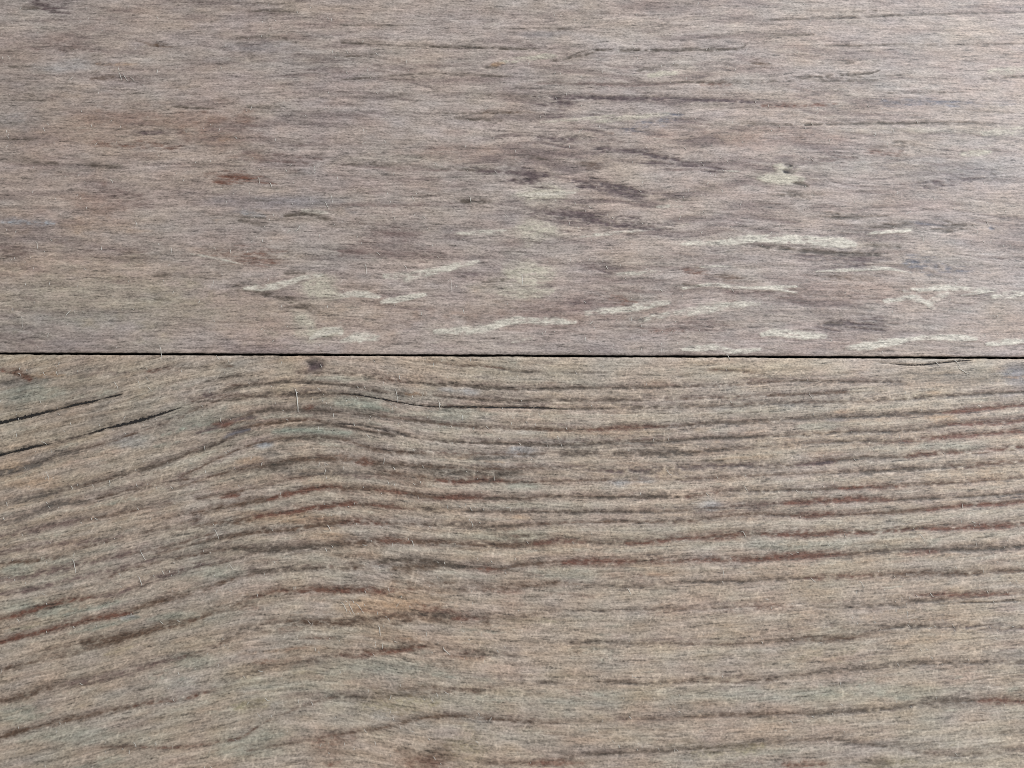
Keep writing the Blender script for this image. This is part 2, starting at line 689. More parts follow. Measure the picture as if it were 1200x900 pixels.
# every ring followed right across (photo pixels): the faint line under the stretches that stand out
RINGS = """
350,437 410,438 450,445 512,451 560,453 600,456 675,455 750,455 850,452 925,447 1000,448 1055,448
265,452 300,451 345,448 400,451 450,460 500,463 575,469 650,470 750,469 900,464 990,460
225,470 262,463 300,465 345,462 385,461 430,466 490,475 540,477 600,477 655,479 735,479 800,477 900,473 1000,471 1055,468 1135,463 1200,460
260,500 300,483 350,480 400,484 440,487 500,495 555,501 600,503 655,504 710,503 780,500 840,496 900,493 967,490 1055,487 1105,484 1140,481 1180,477 1215,474
230,530 265,515 300,498 357,492 400,500 460,510 525,518 600,520 650,522 730,518 790,516 862,513 900,512 975,507 1060,506 1125,497 1215,492
210,560 260,535 300,520 340,513 395,514 450,530 505,532 600,533 665,532 750,532 815,531 862,526 975,518 1060,518 1120,511 1215,506
200,575 260,555 315,545 350,539 420,540 470,545 520,548 600,550 667,548 730,553 800,548 900,545 935,545 1000,537 1060,536 1105,532 1160,530 1215,523
230,585 300,572 360,558 420,556 470,555 520,562 600,565 700,563 800,562 900,557 1000,553 1100,549 1215,541
190,608 230,600 310,585 345,577 383,571 420,573 475,578 510,584 567,584 607,585 650,582 733,583 800,583 845,577 910,575 985,573 1060,569 1115,567 1215,559
200,625 240,615 300,605 350,598 400,592 433,592 483,597 530,598 583,600 670,600 767,600 850,595 923,590 990,587 1045,587 1107,584 1215,577
180,652 220,640 260,630 333,622 367,617 400,612 437,613 500,615 560,618 607,616 683,612 733,612 800,612 873,603 950,605 1013,603 1060,600 1133,593 1215,587
120,680 160,665 273,643 310,645 377,640 420,636 473,635 543,638 597,640 647,635 733,637 800,631 870,627 933,627 990,625 1073,620 1117,620 1215,614
-15,683 50,672 110,658 200,640 250,625
293,670 333,668 377,666 423,664 473,657 533,663 580,667 633,660 683,658 743,658 800,657 887,657 950,652 990,651 1040,646 1110,645 1157,644 1215,639
-15,729 50,712 83,703 140,695 193,675 260,660 300,648
-15,757 60,738 133,722 180,707 243,690 273,678 330,668
60,762 97,753 173,740 240,722 287,707 323,692 347,693 400,691 433,693 483,691 560,692 617,688 653,683 700,688 733,688 800,683 843,682 903,680 980,677 1073,674 1163,671 1215,669
-15,789 33,778 77,770 120,757
80,802 117,797 187,777 253,757 283,742 317,732 350,728 400,732 433,725 487,722 567,725 667,716 710,716 880,712 950,712 1020,712 1060,708 1107,703 1215,694
-15,826 30,817 60,807 120,800
-15,869 43,852 87,842 157,827 213,820 247,810 290,790 320,782 400,768 420,770 467,763 497,758 547,767 603,769
668,755 755,755 870,755 943,750 1000,748 1045,735 1100,735 1215,737
117,877 200,877 280,865 307,848 350,830 400,815 427,818 480,815 535,810 627,800 693,800 790,800 867,800 943,791 1007,785 1087,778 1215,777
290,880 350,870 400,860 457,852 493,842 530,840 590,844 667,847 800,841 910,837 980,835 1040,832 1113,822 1215,823
560,895 640,893 687,885 757,882 800,879 883,873 970,867 1030,875 1120,886 1215,880
-15,562 20,552 70,533 120,520 190,497 230,480 265,465
-15,596 33,585 67,577 113,565 160,553 197,541 230,527
-15,616 33,605 63,592 100,588 150,575 220,562
-15,634 33,623 67,615 130,604 200,590
-15,652 50,640 87,637 140,630 230,610
-15,664 17,659 63,655 77,646 140,633
"""
# the dark open cracks of the ringed plank (photo pixels)
def tile_pts(s):
    t, pts = s.split(None, 1)
    ox, oy, k = TILES[t]
    return [(ox + float(a.split(',')[0]) / k, oy + float(a.split(',')[1]) / k) for a in pts.split()]
CRACKS = [   # half widths along it (photo px), path, label
    ((.7, 1.9, 1.5, 1.9, 1.3, .15, 1.3, 1.1, .05, 1.2, .1), "A -40,352 0,342 60,328 130,312 200,295 280,277 358,256 440,240 480,228 545,214 575,206", "straight black crack beside the small rusty knot"),
    ((1.2, 1.5, .4, 1.7, .9, .04, .04, 1.3, .4, 1.8, 1.7, 1.2, .1), "A -40,503 0,493 50,482 130,460 180,450 260,434 400,396 470,377 500,366 580,350 680,322 775,294 850,268", "black crack whose thickest stretch points at the ring arch"),
    ((.1, .45, .75, .65, .4, .55, .6, .75, .6, .1), "B 385,203 470,210 560,225 660,243 760,260 870,267 960,267 1200,270 1350,272 1440,279", "thin dark split running along a ring"),
    ((.1, .5, .65, .5, .65, .1), "D 520,61 640,70 720,70 800,62 900,52 960,48", "thin dark split beside the seam"),
]

# ------------------------------------------------------------------ raster helpers on a stretched grid
def smooth_noise(X, Y, cx, cy, seed):
    """bilinear-smoothed value noise, cell cx by cy metres, range -1..1"""
    r = np.random.default_rng(seed)
    T = r.uniform(-1, 1, (256, 256)).astype(np.float32)
    gx, gy = X / cx, Y / cy
    ix, iy = np.floor(gx).astype(np.int64), np.floor(gy).astype(np.int64)
    fx, fy = (gx - ix).astype(np.float32), (gy - iy).astype(np.float32)
    fx = fx * fx * (3 - 2 * fx); fy = fy * fy * (3 - 2 * fy)
    a, b = T[iy & 255, ix & 255], T[iy & 255, (ix + 1) & 255]
    c, d = T[(iy + 1) & 255, ix & 255], T[(iy + 1) & 255, (ix + 1) & 255]
    return (a + (b - a) * fx) * (1 - fy) + (c + (d - c) * fx) * fy

def densify(pts, n=6):
    """Catmull-Rom through the traced points"""
    P = [np.array(p, float) for p in pts]
    P = [2 * P[0] - P[1]] + P + [2 * P[-1] - P[-2]]
    out = []
    for i in range(1, len(P) - 2):
        for t in np.linspace(0, 1, n, endpoint=False):
            a, b, c, d = P[i - 1], P[i], P[i + 1], P[i + 2]
            out.append(0.5 * (2 * b + (c - a) * t + (2 * a - 5 * b + 4 * c - d) * t * t + (3 * b - a - 3 * c + d) * t ** 3))
    out.append(P[-2])
    return np.array(out)

class Sheet:
    def __init__(self, xs, ys):
        self.xs, self.ys = xs, ys
        self.X, self.Y = np.meshgrid(xs, ys)
        self.C = np.zeros(self.X.shape + (3,), np.float32)
        self.ink = np.zeros(self.X.shape + (3,), np.float32)
        self.cover = np.zeros(self.X.shape, np.float32)
    def window(self, x0, x1, y0, y1):
        i0, i1 = np.searchsorted(self.xs, (x0, x1)); j0, j1 = np.searchsorted(self.ys, (y0, y1))
        return slice(max(j0 - 1, 0), j1 + 1), slice(max(i0 - 1, 0), i1 + 1)
    def stroke(self, P, w, alpha, col, taper=True, rough=True, hard=False):
        """P: points on the plane; w: half width in metres"""
        P = np.asarray(P)
        m = 3 * w
        js, is_ = self.window(P[:, 0].min() - m, P[:, 0].max() + m, P[:, 1].min() - m, P[:, 1].max() + m)
        X, Y = self.X[js, is_], self.Y[js, is_]
        if X.size == 0: return
        best = np.full(X.shape, 1e9, np.float32); along = np.zeros(X.shape, np.float32); side = np.zeros(X.shape, np.float32)
        L = np.r_[0, np.cumsum(np.hypot(*np.diff(P, axis=0).T))]
        for k in range(len(P) - 1):
            ax, ay = P[k]; dx, dy = P[k + 1] - P[k]
            l2 = dx * dx + dy * dy + 1e-18
            t = np.clip(((X - ax) * dx + (Y - ay) * dy) / l2, 0, 1)
            ex, ey = X - ax - t * dx, Y - ay - t * dy
            d2 = ex * ex + ey * ey
            b = d2 < best
            best = np.where(b, d2, best)
            along = np.where(b, (L[k] + t * math.sqrt(l2)) / L[-1], along)
            side = np.where(b, ey, side)
        ww = w * (0.45 + 0.55 * np.sin(np.pi * np.clip(along, 0.02, 0.98)) ** 0.5) if taper else w
        if rough:
            ww = ww * (1 + 0.4 * self.rag[js, is_])
            ww = np.where(side > 0, ww * 1.15, ww * 0.85)
        f = np.exp(-best / (ww * ww + 1e-18))
        if hard: f = np.clip(f * 1.9 - .45, 0, 1)
        if rough: f = f * np.clip(0.9 + 1.1 * self.break1[js, is_], 0.0, 1.5)
        f = np.clip(alpha * f, 0, 1).astype(np.float32)
        A = self.cover[js, is_]
        A2 = 1 - (1 - A) * (1 - f)
        self.ink[js, is_] = (self.ink[js, is_] * (A * (1 - f))[..., None] + np.array(col, np.float32) * f[..., None]) / (A2[..., None] + 1e-6)
        self.cover[js, is_] = A2
    def patch(self, cx, cy, rx, ry, alpha, col):
        js, is_ = self.window(cx - 2.2 * rx, cx + 2.2 * rx, cy - 2.2 * ry, cy + 2.2 * ry)
        X, Y = self.X[js, is_], self.Y[js, is_]
        n = self.blot[js, is_]
        d = ((X - cx) / rx) ** 2 + ((Y - cy) / ry) ** 2
        f = np.clip(alpha * np.exp(-np.clip(d * (1 + 0.8 * n), 0, None) ** 1.8) * (1 + 0.5 * self.break1[js, is_]), 0, 1)[..., None]
        self.C[js, is_] += (np.array(col, np.float32) - self.C[js, is_]) * f

def fine_axis(lo, hi, flo, fhi, step, cap):
    mid = np.linspace(flo, fhi, int(round((fhi - flo) / step)) + 1)
    def grow(a, b):
        out, s, p = [], step, a
        sg = 1 if b > a else -1
        while abs(b - p) > s * 1.5:
            s = min(s * 1.15, cap); p += sg * s; out.append(p)
        if abs(b - a) > 1e-9:
            if out: out[-1] = b
            else: out = [b]
        return out
    return np.array(grow(flo, lo)[::-1] + list(mid) + grow(fhi, hi))

XS = fine_axis(-0.60, 0.60, -0.176, 0.176, 0.00043, 0.003)
GAP = 0.00034
y_up = fine_axis(GAP, 0.193, GAP, 0.122, 0.00027, 0.0012)
y_dn = fine_axis(-0.193, -GAP, -0.126, -GAP, 0.00027, 0.0012)

# how the rings of the lower plank bend: sideways offset (photo px) against x (photo px)
HX = np.array([-1500, -400, -100, 0, 100, 200, 300, 370, 430, 500, 600, 700, 800, 900, 1000, 1100, 1200, 1400, 2600])
HV = np.array([190, 150, 98, 75, 52, 28, 8, 0, 3, 13, 20, 22, 19, 13, 5, -4, -13, -28, -60])
hxs = [px(u, 560)[0] for u in HX]
def ring_offset(x): return np.interp(x, hxs, HV * MM)

def s2l(c):
    c = np.clip(c / 255.0, 0, 1)
    return np.where(c <= 0.04045, c / 12.92, ((c + 0.055) / 1.055) ** 2.4)

def paint(sheet, text, patches, base, flow, seed, drift):
    X, Y = sheet.X, sheet.Y
    Q = Y + flow(X)                       # across-the-grain coordinate
    n = lambda cx, cy, s: smooth_noise(X, Q, cx, cy, seed + s)
    sheet.break1 = (0.55 * n(.0011, .00055, 1) + 0.35 * n(.0030, .0008, 2) + 0.3 * n(.010, .002, 3)).astype(np.float32)
    sheet.break1 += (0.35 * n(.026, .006, 17)).astype(np.float32)
    sheet.rag = (0.6 * n(.0016, .0016, 4) + 0.5 * n(.005, .003, 5)).astype(np.float32)
    sheet.blot = (0.7 * n(.006, .003, 6) + 0.5 * n(.0022, .0012, 7)).astype(np.float32)
    C = np.empty(X.shape + (3,), np.float32); C[:] = base
    lum = 4.5 * n(.040, .012, 8) + 4.0 * n(.016, .0035, 9) + 4.0 * n(.0065, .0013, 10) + 4.0 * n(.0028, .0007, 13)
    hue = 4.5 * n(.030, .010, 11) + 4.5 * n(.009, .0030, 12) + 3.0 * n(.004, .002, 14)
    grn = 2.6 * n(.018, .006, 15) + 2.2 * n(.006, .003, 16)
    hue = hue * drift[1]; grn = grn * drift[1]
    C += lum[..., None]
    C[..., 0] += hue + drift[0]; C[..., 2] -= hue * 0.9; C[..., 1] += grn
    sheet.C = C
    for line in patches.strip().splitlines():
        t, c, a, v = line.split()
        cx, cy, rx, ry = [float(k) for k in v.split(',')]
        ox, oy, k = TILES[t]
        p = px(ox + cx / k, oy + cy / k)
        sheet.patch(p[0], p[1], max(rx / k, 3) * MM, max(ry / k, 2) * MM, float(a), COL[c])
    return Q

def traced(sheet, text, flow=None, tail=0, gain=1.0, wide=.85, scatter=None):
    for line in text.strip().splitlines():
        t, c, a, w, v = line.split(None, 4)
        P = densify(tile_pts(t + ' ' + v))
        P = np.array([px(*q) for q in P])
        if t in 'HIJ': a = float(a) * .78        # the print is fainter there
        if flow is not None and float(w) < 6 and P[-1][0] - P[0][0] > 25 * MM:
            # the ring goes on, fainter, past the part that stands out
            x0, x1 = P[0][0] - tail * MM, P[-1][0] + tail * MM
            xl, xr = np.linspace(x0, P[0][0], 7)[:-1], np.linspace(P[-1][0], x1, 7)[1:]
            Pl = np.c_[xl, P[0][1] - (flow(xl) - flow(P[0][0]))]
            Pr = np.c_[xr, P[-1][1] - (flow(xr) - flow(P[-1][0]))]
            sheet.stroke(np.r_[Pl, P, Pr], float(w) * MM * 1.25, float(a) * .25, COL['b' if c in 'rb' else 'd'])
        if scatter is not None and float(w) >= 4 and c in 'pdmrbgq':
            # a wide dark mark is a bundle of fine streaks
            ww, aa = float(w) * MM, min(float(a) * gain, .97)
            sheet.stroke(P, ww * 1.25, aa * .42, COL[c])
            Ls = max(P[-1][0] - P[0][0], 10 * MM)
            for _ in range(int(4 + float(w) * Ls / MM / 24)):
                q = P[scatter.integers(len(P))]
                x, y = q + scatter.normal(0, 1, 2) * (6 * MM, ww * .62)
                L = scatter.uniform(8, 32) * MM
                sl = scatter.normal(-.06, .07)
                xs = np.linspace(x - L / 2, x + L / 2, 4)
                sheet.stroke(np.c_[xs, y + sl * (xs - x) + scatter.normal(0, .35 * MM, 4)], scatter.uniform(.7, 1.5) * MM, aa * scatter.uniform(.45, .95), COL[c])
        else:
            hard = c in 'lw'
            sheet.stroke(P, float(w) * MM * (wide * 1.05 if hard else wide), min(float(a) * gain, .97), COL[c], hard=hard)

def dashes(sheet, n, y0, y1, flow, cols, lmin, lmax, amax, r, wmin=.7, wmax=1.3):
    for _ in range(n):
        x = r.uniform(-0.175, 0.175); y = r.uniform(y0, y1)
        L = r.uniform(lmin, lmax) * MM
        xs = np.linspace(x - L / 2, x + L / 2, 4)
        tilt = r.normal(0, 0.035)
        ys = y - (flow(xs) - flow(x)) + tilt * (xs - x) + r.normal(0, .3 * MM, 4)
        sheet.stroke(np.c_[xs, ys], r.uniform(wmin, wmax) * MM, r.uniform(0.15, amax), COL[cols[r.integers(len(cols))]], rough=True)

# ---- upper plank: mauve grey, pale flecks
up = Sheet(XS, y_up)
flat = lambda x: 0.0 * x + 0.0006 * np.sin(x * 38.0 + 1.0)
paint(up, UPPER, UPPER_PATCH, (175, 159, 149), flat, 100, (0, .45, 0))
# wavy purple-brown figure, strongest where the boards' flecks are
nu = lambda cx, cy, k, Yq: smooth_noise(up.X, Yq, cx, cy, 700 + k)
Yw = up.Y + .0016 * smooth_noise(up.X, up.Y, .022, .02, 711) + .0008 * smooth_noise(up.X, up.Y, .008, .008, 712)
Ys = Yw + .07 * up.X
fig = .9 * nu(.019, .0017, 1, Yw) + .8 * nu(.0085, .00095, 2, Ys) + .55 * nu(.035, .004, 3, Yw)
c0 = px(760, 200); 
zone = .45 + .65 * np.exp(-(((up.X - c0[0]) / .085) ** 2 + ((up.Y - c0[1]) / .045) ** 2)) + .25 * smooth_noise(up.X, up.Y, .03, .02, 713)
up.cover = np.clip((fig - .10) * .68, 0, .6).astype(np.float32) * np.clip(zone, 0, 1.1).astype(np.float32)
warm = np.clip(.5 + .8 * smooth_noise(up.X, Yw, .03, .012, 714), 0, 1)[..., None]
up.ink[:] = warm * np.array(COL['m'], np.float32) + (1 - warm) * np.array(COL['p'], np.float32)
lightfig = np.clip((-fig - .35) * 16, 0, 16) * np.clip(zone, 0, 1)
up.C += lightfig[..., None] * np.array((1, .98, .94), np.float32)
r1 = np.random.default_rng(5)
dashes(up, 1300, 0.001, 0.12, flat, 'ddpgm', 8, 46, .36, r1)
dashes(up, 400, 0.001, 0.12, flat, 'llww', 6, 26, .25, r1)
dashes(up, 120, 0.001, 0.12, flat, 'pmmd', 20, 90, .25, r1, 1.6, 4.0)
dashes(up, 190, 0.001, 0.12, lambda x: flat(x) + .0007 * np.sin(x * 140), 'ppmmd', 50, 200, .34, r1, .8, 1.9)
traced(up, UPPER, None, 0, 1.3, 1.0, np.random.default_rng(31))

# ---- lower plank: beige with curved rings
lo = Sheet(XS, y_dn)
Qlo = paint(lo, LOWER, LOWER_PATCH, (181, 164, 147), ring_offset, 300, (0, .65, 0))
r2 = np.random.default_rng(8)
# fine close ridges between the main rings
ridge = np.sin(2 * np.pi * Qlo / .0029 + 2.2 * smooth_noise(lo.X, Qlo, .03, .006, 78) + 1.2 * smooth_noise(lo.X, Qlo, .008, .003, 79))
lo.C += (ridge * (4.5 + 3.5 * smooth_noise(lo.X, Qlo, .02, .008, 80)))[..., None].astype(np.float32) * np.array((.9, 1, 1.05), np.float32)
# rings carry on outside the part traced from the photograph
outside = np.clip((np.abs(lo.X) - 0.150) / 0.012, 0, 1) + np.clip((-0.112 - lo.Y) / 0.01, 0, 1)
ringw = np.clip(np.sin(2 * np.pi * Qlo / 0.0062 + 1.3 * smooth_noise(lo.X, Qlo, .05, .012, 77)) - 0.35, 0, 1) * np.clip(outside, 0, 1) * 0.8
lo.cover = (ringw * np.clip(.8 + .6 * lo.break1, 0, 1)).astype(np.float32); lo.ink[:] = COL['b']
dashes(lo, 1500, -0.125, -0.001, ring_offset, 'ddbgm', 5, 30, .4, r2)
dashes(lo, 700, -0.125, -0.001, ring_offset, 'wwle', 4, 22, .35, r2)
def speckle(n, u0, u1, v0, v1, cols, amax):
    for _ in range(n):
        u, v = r2.uniform(u0, u1), r2.uniform(v0, v1)
        x, y = px(u, v); L = r2.uniform(14, 70) * MM
        xs = np.linspace(x - L / 2, x + L / 2, 4)
        lo.stroke(np.c_[xs, y - (ring_offset(xs) - ring_offset(x)) + r2.normal(0, .6 * MM, 4)], r2.uniform(1.5, 5.0) * MM,
                  r2.uniform(.12, amax), COL[cols[r2.integers(len(cols))]])
speckle(110, 290, 640, 530, 780, 'rrbbo', .42)      # rusty mottling under the ring arch
speckle(90, 0, 340, 430, 740, 'eewg', .42)          # pale worn grey-green patches
speckle(120, 0, 1200, 720, 900, 'ggmwey', .34)
speckle(90, 600, 1200, 430, 740, 'omwr', .28)
for line in RINGS.strip().splitlines():
    P = densify([tuple(map(float, q.split(','))) for q in line.split()], 4)
    P = np.array([px(*q) for q in P])
    k = .62 if P[:, 1].mean() < -.065 else 1.0
    lo.stroke(P - (0, 8.5 * MM), 3.0 * MM, .30 * k, COL['w'], taper=False)
    lo.stroke(P + (0, 1.2 * MM), 5.0 * MM, .42 * k, COL['m'], taper=False)
    lo.stroke(P, 1.6 * MM, .58 * k, COL['b'], taper=False)
traced(lo, LOWER, ring_offset, 60, 1.0)
for w_, s_, l_ in CRACKS:
    lo.stroke(np.array([px(*q) for q in densify(tile_pts(s_))]), max(w_) * MM * 1.7, .6, COL['d'])

# ------------------------------------------------------------------ materials
def node_mat(name):
    m = bpy.data.materials.new(name); m.use_nodes = True
    nt = m.node_tree
    return m, nt, nt.nodes["Principled BSDF"]

def plank_material(name, stretch, hair_turn, contrast, w_streak, w_fine, w_hair, brk_amt, glint_turn, w_glint):
    m, nt, bs = node_mat(name)
    N, Lk = nt.nodes.new, nt.links.new
    def math_(op, a, b=None, c=None):
        n = N('ShaderNodeMath'); n.operation = op
        for i, v in enumerate((a, b, c)):
            if v is None: continue
            if isinstance(v, (int, float)): n.inputs[i].default_value = v
            else: Lk(v, n.inputs[i])
        return n.outputs[0]
    def noise(vec, scale, detail=1.0, rough=.5):
        n = N('ShaderNodeTexNoise'); n.inputs['Scale'].default_value = scale
        n.inputs['Detail'].default_value = detail; n.inputs['Roughness'].default_value = rough
        Lk(vec, n.inputs['Vector']); return n.outputs['Fac']
    def mapping(vec, scale, rot=0.0):
        if rot:
            q = N('ShaderNodeMapping'); q.inputs['Rotation'].default_value = (0, 0, rot)
            Lk(vec, q.inputs['Vector']); vec = q.outputs['Vector']
        n = N('ShaderNodeMapping'); n.inputs['Scale'].default_value = scale
        Lk(vec, n.inputs['Vector'])
        # turn the noise lattice so that it never lines up with the grain
        t = N('ShaderNodeMapping'); t.inputs['Rotation'].default_value = (.62, .47, .81)
        Lk(n.outputs['Vector'], t.inputs['Vector']); return t.outputs['Vector']
    pr = N('ShaderNodeAttribute'); pr.attribute_name = 'print'
    gr = N('ShaderNodeAttribute'); gr.attribute_name = 'grain'
    g = gr.outputs['Vector']
    streak = noise(mapping(g, (stretch, 1, 1)), 1800, 1.0)
    fine = noise(mapping(g, (.6, 1, 1)), 2500, 1.0)
    hair = noise(mapping(g, (1, .3, 1), hair_turn), 2200, 0.0)
    blot = noise(mapping(g, (.5, 1, 1)), 420, 2.0)
    brk = noise(mapping(g, (.5, 1, 1)), 1500, 2.0, .65)
    ink = N('ShaderNodeAttribute'); ink.attribute_name = 'ink'
    cov = N('ShaderNodeAttribute'); cov.attribute_name = 'cover'
    # ink takes unevenly: it breaks up into specks along the fibres
    a = math_('ADD', cov.outputs['Fac'], math_('MULTIPLY', math_('MULTIPLY', math_('SUBTRACT', brk, .5), brk_amt),
              math_('POWER', math_('MULTIPLY', cov.outputs['Fac'], math_('SUBTRACT', 1.25, cov.outputs['Fac'])), .6)))
    mr = N('ShaderNodeClamp'); Lk(a, mr.inputs['Value'])
    mixc = N('ShaderNodeMix'); mixc.data_type = 'VECTOR'
    Lk(mr.outputs[0], mixc.inputs['Factor'])
    Lk(pr.outputs['Vector'], mixc.inputs[4]); Lk(ink.outputs['Vector'], mixc.inputs[5])
    fibre = noise(mapping(g, (.045, 1, 1)), 1250, 2.0, .6)
    # value of the micro grain, about -0.5 .. 0.5
    v = math_('ADD', math_('MULTIPLY', math_('SUBTRACT', streak, .5), w_streak),
              math_('MULTIPLY', math_('SUBTRACT', fine, .5), w_fine))
    v = math_('ADD', v, math_('MULTIPLY', math_('SUBTRACT', hair, .5), w_hair))
    v = math_('ADD', v, math_('MULTIPLY', math_('SUBTRACT', fibre, .5), .55))
    v = math_('ADD', v, math_('MULTIPLY', math_('SUBTRACT', blot, .5), .4))
    def band(x, lo_, hi_):
        n = N('ShaderNodeMapRange'); n.interpolation_type = 'SMOOTHSTEP'
        n.inputs['From Min'].default_value = lo_; n.inputs['From Max'].default_value = hi_
        Lk(x, n.inputs['Value']); return n.outputs[0]
    # dark pores drawn out along the fibre, glints of light painted in across it
    pore = band(noise(mapping(g, (.13, 1, 1)), 1500, 1.0), .60, .70)
    glint = band(noise(mapping(g, (1, .30, 1), glint_turn), 1500, 0.0), .66, .76)
    v = math_('SUBTRACT', v, math_('MULTIPLY', pore, .30))
    v = math_('ADD', v, math_('MULTIPLY', glint, w_glint))
    # crisp specks of the pressed surface
    vo = N('ShaderNodeTexVoronoi'); vo.inputs['Scale'].default_value = 2700
    Lk(mapping(g, (.55, 1, 1)), vo.inputs['Vector'])
    sp = N('ShaderNodeSeparateColor'); Lk(vo.outputs['Color'], sp.inputs[0])
    v = math_('ADD', v, math_('MULTIPLY', math_('SUBTRACT', sp.outputs[0], .5), .34))
    mul = math_('ADD', math_('MULTIPLY', v, contrast), 1.0)
    mul = math_('MAXIMUM', mul, 0.25)
    mx = N('ShaderNodeVectorMath'); mx.operation = 'SCALE'
    Lk(mixc.outputs[1], mx.inputs[0]); Lk(mul, mx.inputs['Scale'])
    Lk(mx.outputs[0], bs.inputs['Base Color'])
    bump = N('ShaderNodeBump'); bump.inputs['Strength'].default_value = .36
    bump.inputs['Distance'].default_value = 0.00016
    Lk(math_('ADD', math_('MULTIPLY', fine, .6), math_('ADD', fibre, streak)), bump.inputs['Height'])
    Lk(bump.outputs['Normal'], bs.inputs['Normal'])
    Lk(math_('ADD', math_('MULTIPLY', blot, .25), .40), bs.inputs['Roughness'])
    bs.inputs['Specular IOR Level'].default_value = .45
    return m
mat_up = plank_material("mauve_grey_wood_print", .15, math.radians(90), .95, .9, 1.0, .1, 1.6, math.radians(70), .12)
mat_lo = plank_material("beige_ringed_wood_print", .13, math.radians(-25), 1.0, .95, 1.0, .3, 2.4, math.radians(20), .26)

m_sub, nt, bs = node_mat("dark_underlay")
nz = nt.nodes.new('ShaderNodeTexNoise'); nz.inputs['Scale'].default_value = 300
cr = nt.nodes.new('ShaderNodeValToRGB')
cr.color_ramp.elements[0].color = (.008, .008, .008, 1); cr.color_ramp.elements[1].color = (.022, .02, .018, 1)
nt.links.new(nz.outputs['Fac'], cr.inputs[0]); nt.links.new(cr.outputs[0], bs.inputs['Base Color'])
bs.inputs['Roughness'].default_value = .9

m_core, nt, bs = node_mat("dark_plank_core")
nz = nt.nodes.new('ShaderNodeTexNoise'); nz.inputs['Scale'].default_value = 900
cr = nt.nodes.new('ShaderNodeValToRGB')
cr.color_ramp.elements[0].color = (.012, .010, .009, 1); cr.color_ramp.elements[1].color = (.035, .030, .026, 1)
nt.links.new(nz.outputs['Fac'], cr.inputs[0]); nt.links.new(cr.outputs[0], bs.inputs['Base Color'])
bs.inputs['Roughness'].default_value = .85

m_crack, nt, bs = node_mat("crack_dark")
nz = nt.nodes.new('ShaderNodeTexNoise'); nz.inputs['Scale'].default_value = 1500
cr = nt.nodes.new('ShaderNodeValToRGB')
cr.color_ramp.elements[0].position = .35; cr.color_ramp.elements[1].position = .75
cr.color_ramp.elements[0].color = (.006, .005, .005, 1); cr.color_ramp.elements[1].color = (.034, .028, .026, 1)
nt.links.new(nz.outputs['Fac'], cr.inputs[0]); nt.links.new(cr.outputs[0], bs.inputs['Base Color'])
bs.inputs['Roughness'].default_value = .8

m_lint, nt, bs = node_mat("pale_lint")
nz = nt.nodes.new('ShaderNodeTexNoise'); nz.inputs['Scale'].default_value = 700
cr = nt.nodes.new('ShaderNodeValToRGB')
cr.color_ramp.elements[0].color = (.50, .46, .40, 1); cr.color_ramp.elements[1].color = (.80, .77, .70, 1)
nt.links.new(nz.outputs['Fac'], cr.inputs[0]); nt.links.new(cr.outputs[0], bs.inputs['Base Color'])
bs.inputs['Roughness'].default_value = .5

# ------------------------------------------------------------------ mesh makers
def raw_mesh(name, V, F4, mats, fmat=None, smooth=True):
    me = bpy.data.meshes.new(name)
    V = np.asarray(V, np.float32); F4 = np.asarray(F4, np.int32)
    k = F4.shape[1]
    me.vertices.add(len(V)); me.vertices.foreach_set('co', V.ravel())
    me.loops.add(F4.size); me.loops.foreach_set('vertex_index', F4.ravel())
    me.polygons.add(len(F4))
    me.polygons.foreach_set('loop_start', np.arange(0, F4.size, k, dtype=np.int32))
    me.polygons.foreach_set('loop_total', np.full(len(F4), k, np.int32))
    for m in mats: me.materials.append(m)
    if fmat is not None: me.polygons.foreach_set('material_index', np.asarray(fmat, np.int32))
    me.polygons.foreach_set('use_smooth', np.full(len(F4), smooth, bool))
    me.update(calc_edges=True)
    me.validate()
    return me

def add(name, me, parent=None):
    o = bpy.data.objects.new(name, me); sc.collection.objects.link(o)
    if parent: o.parent = parent
    return o

crack_paths = []
for w, s, lab in CRACKS:
    P = np.array([px(*q) for q in densify(tile_pts(s), 8)])
    crack_paths.append((np.interp(np.linspace(0, 1, len(P)), np.linspace(0, 1, len(w)), w) * MM * 1.1, P, lab))

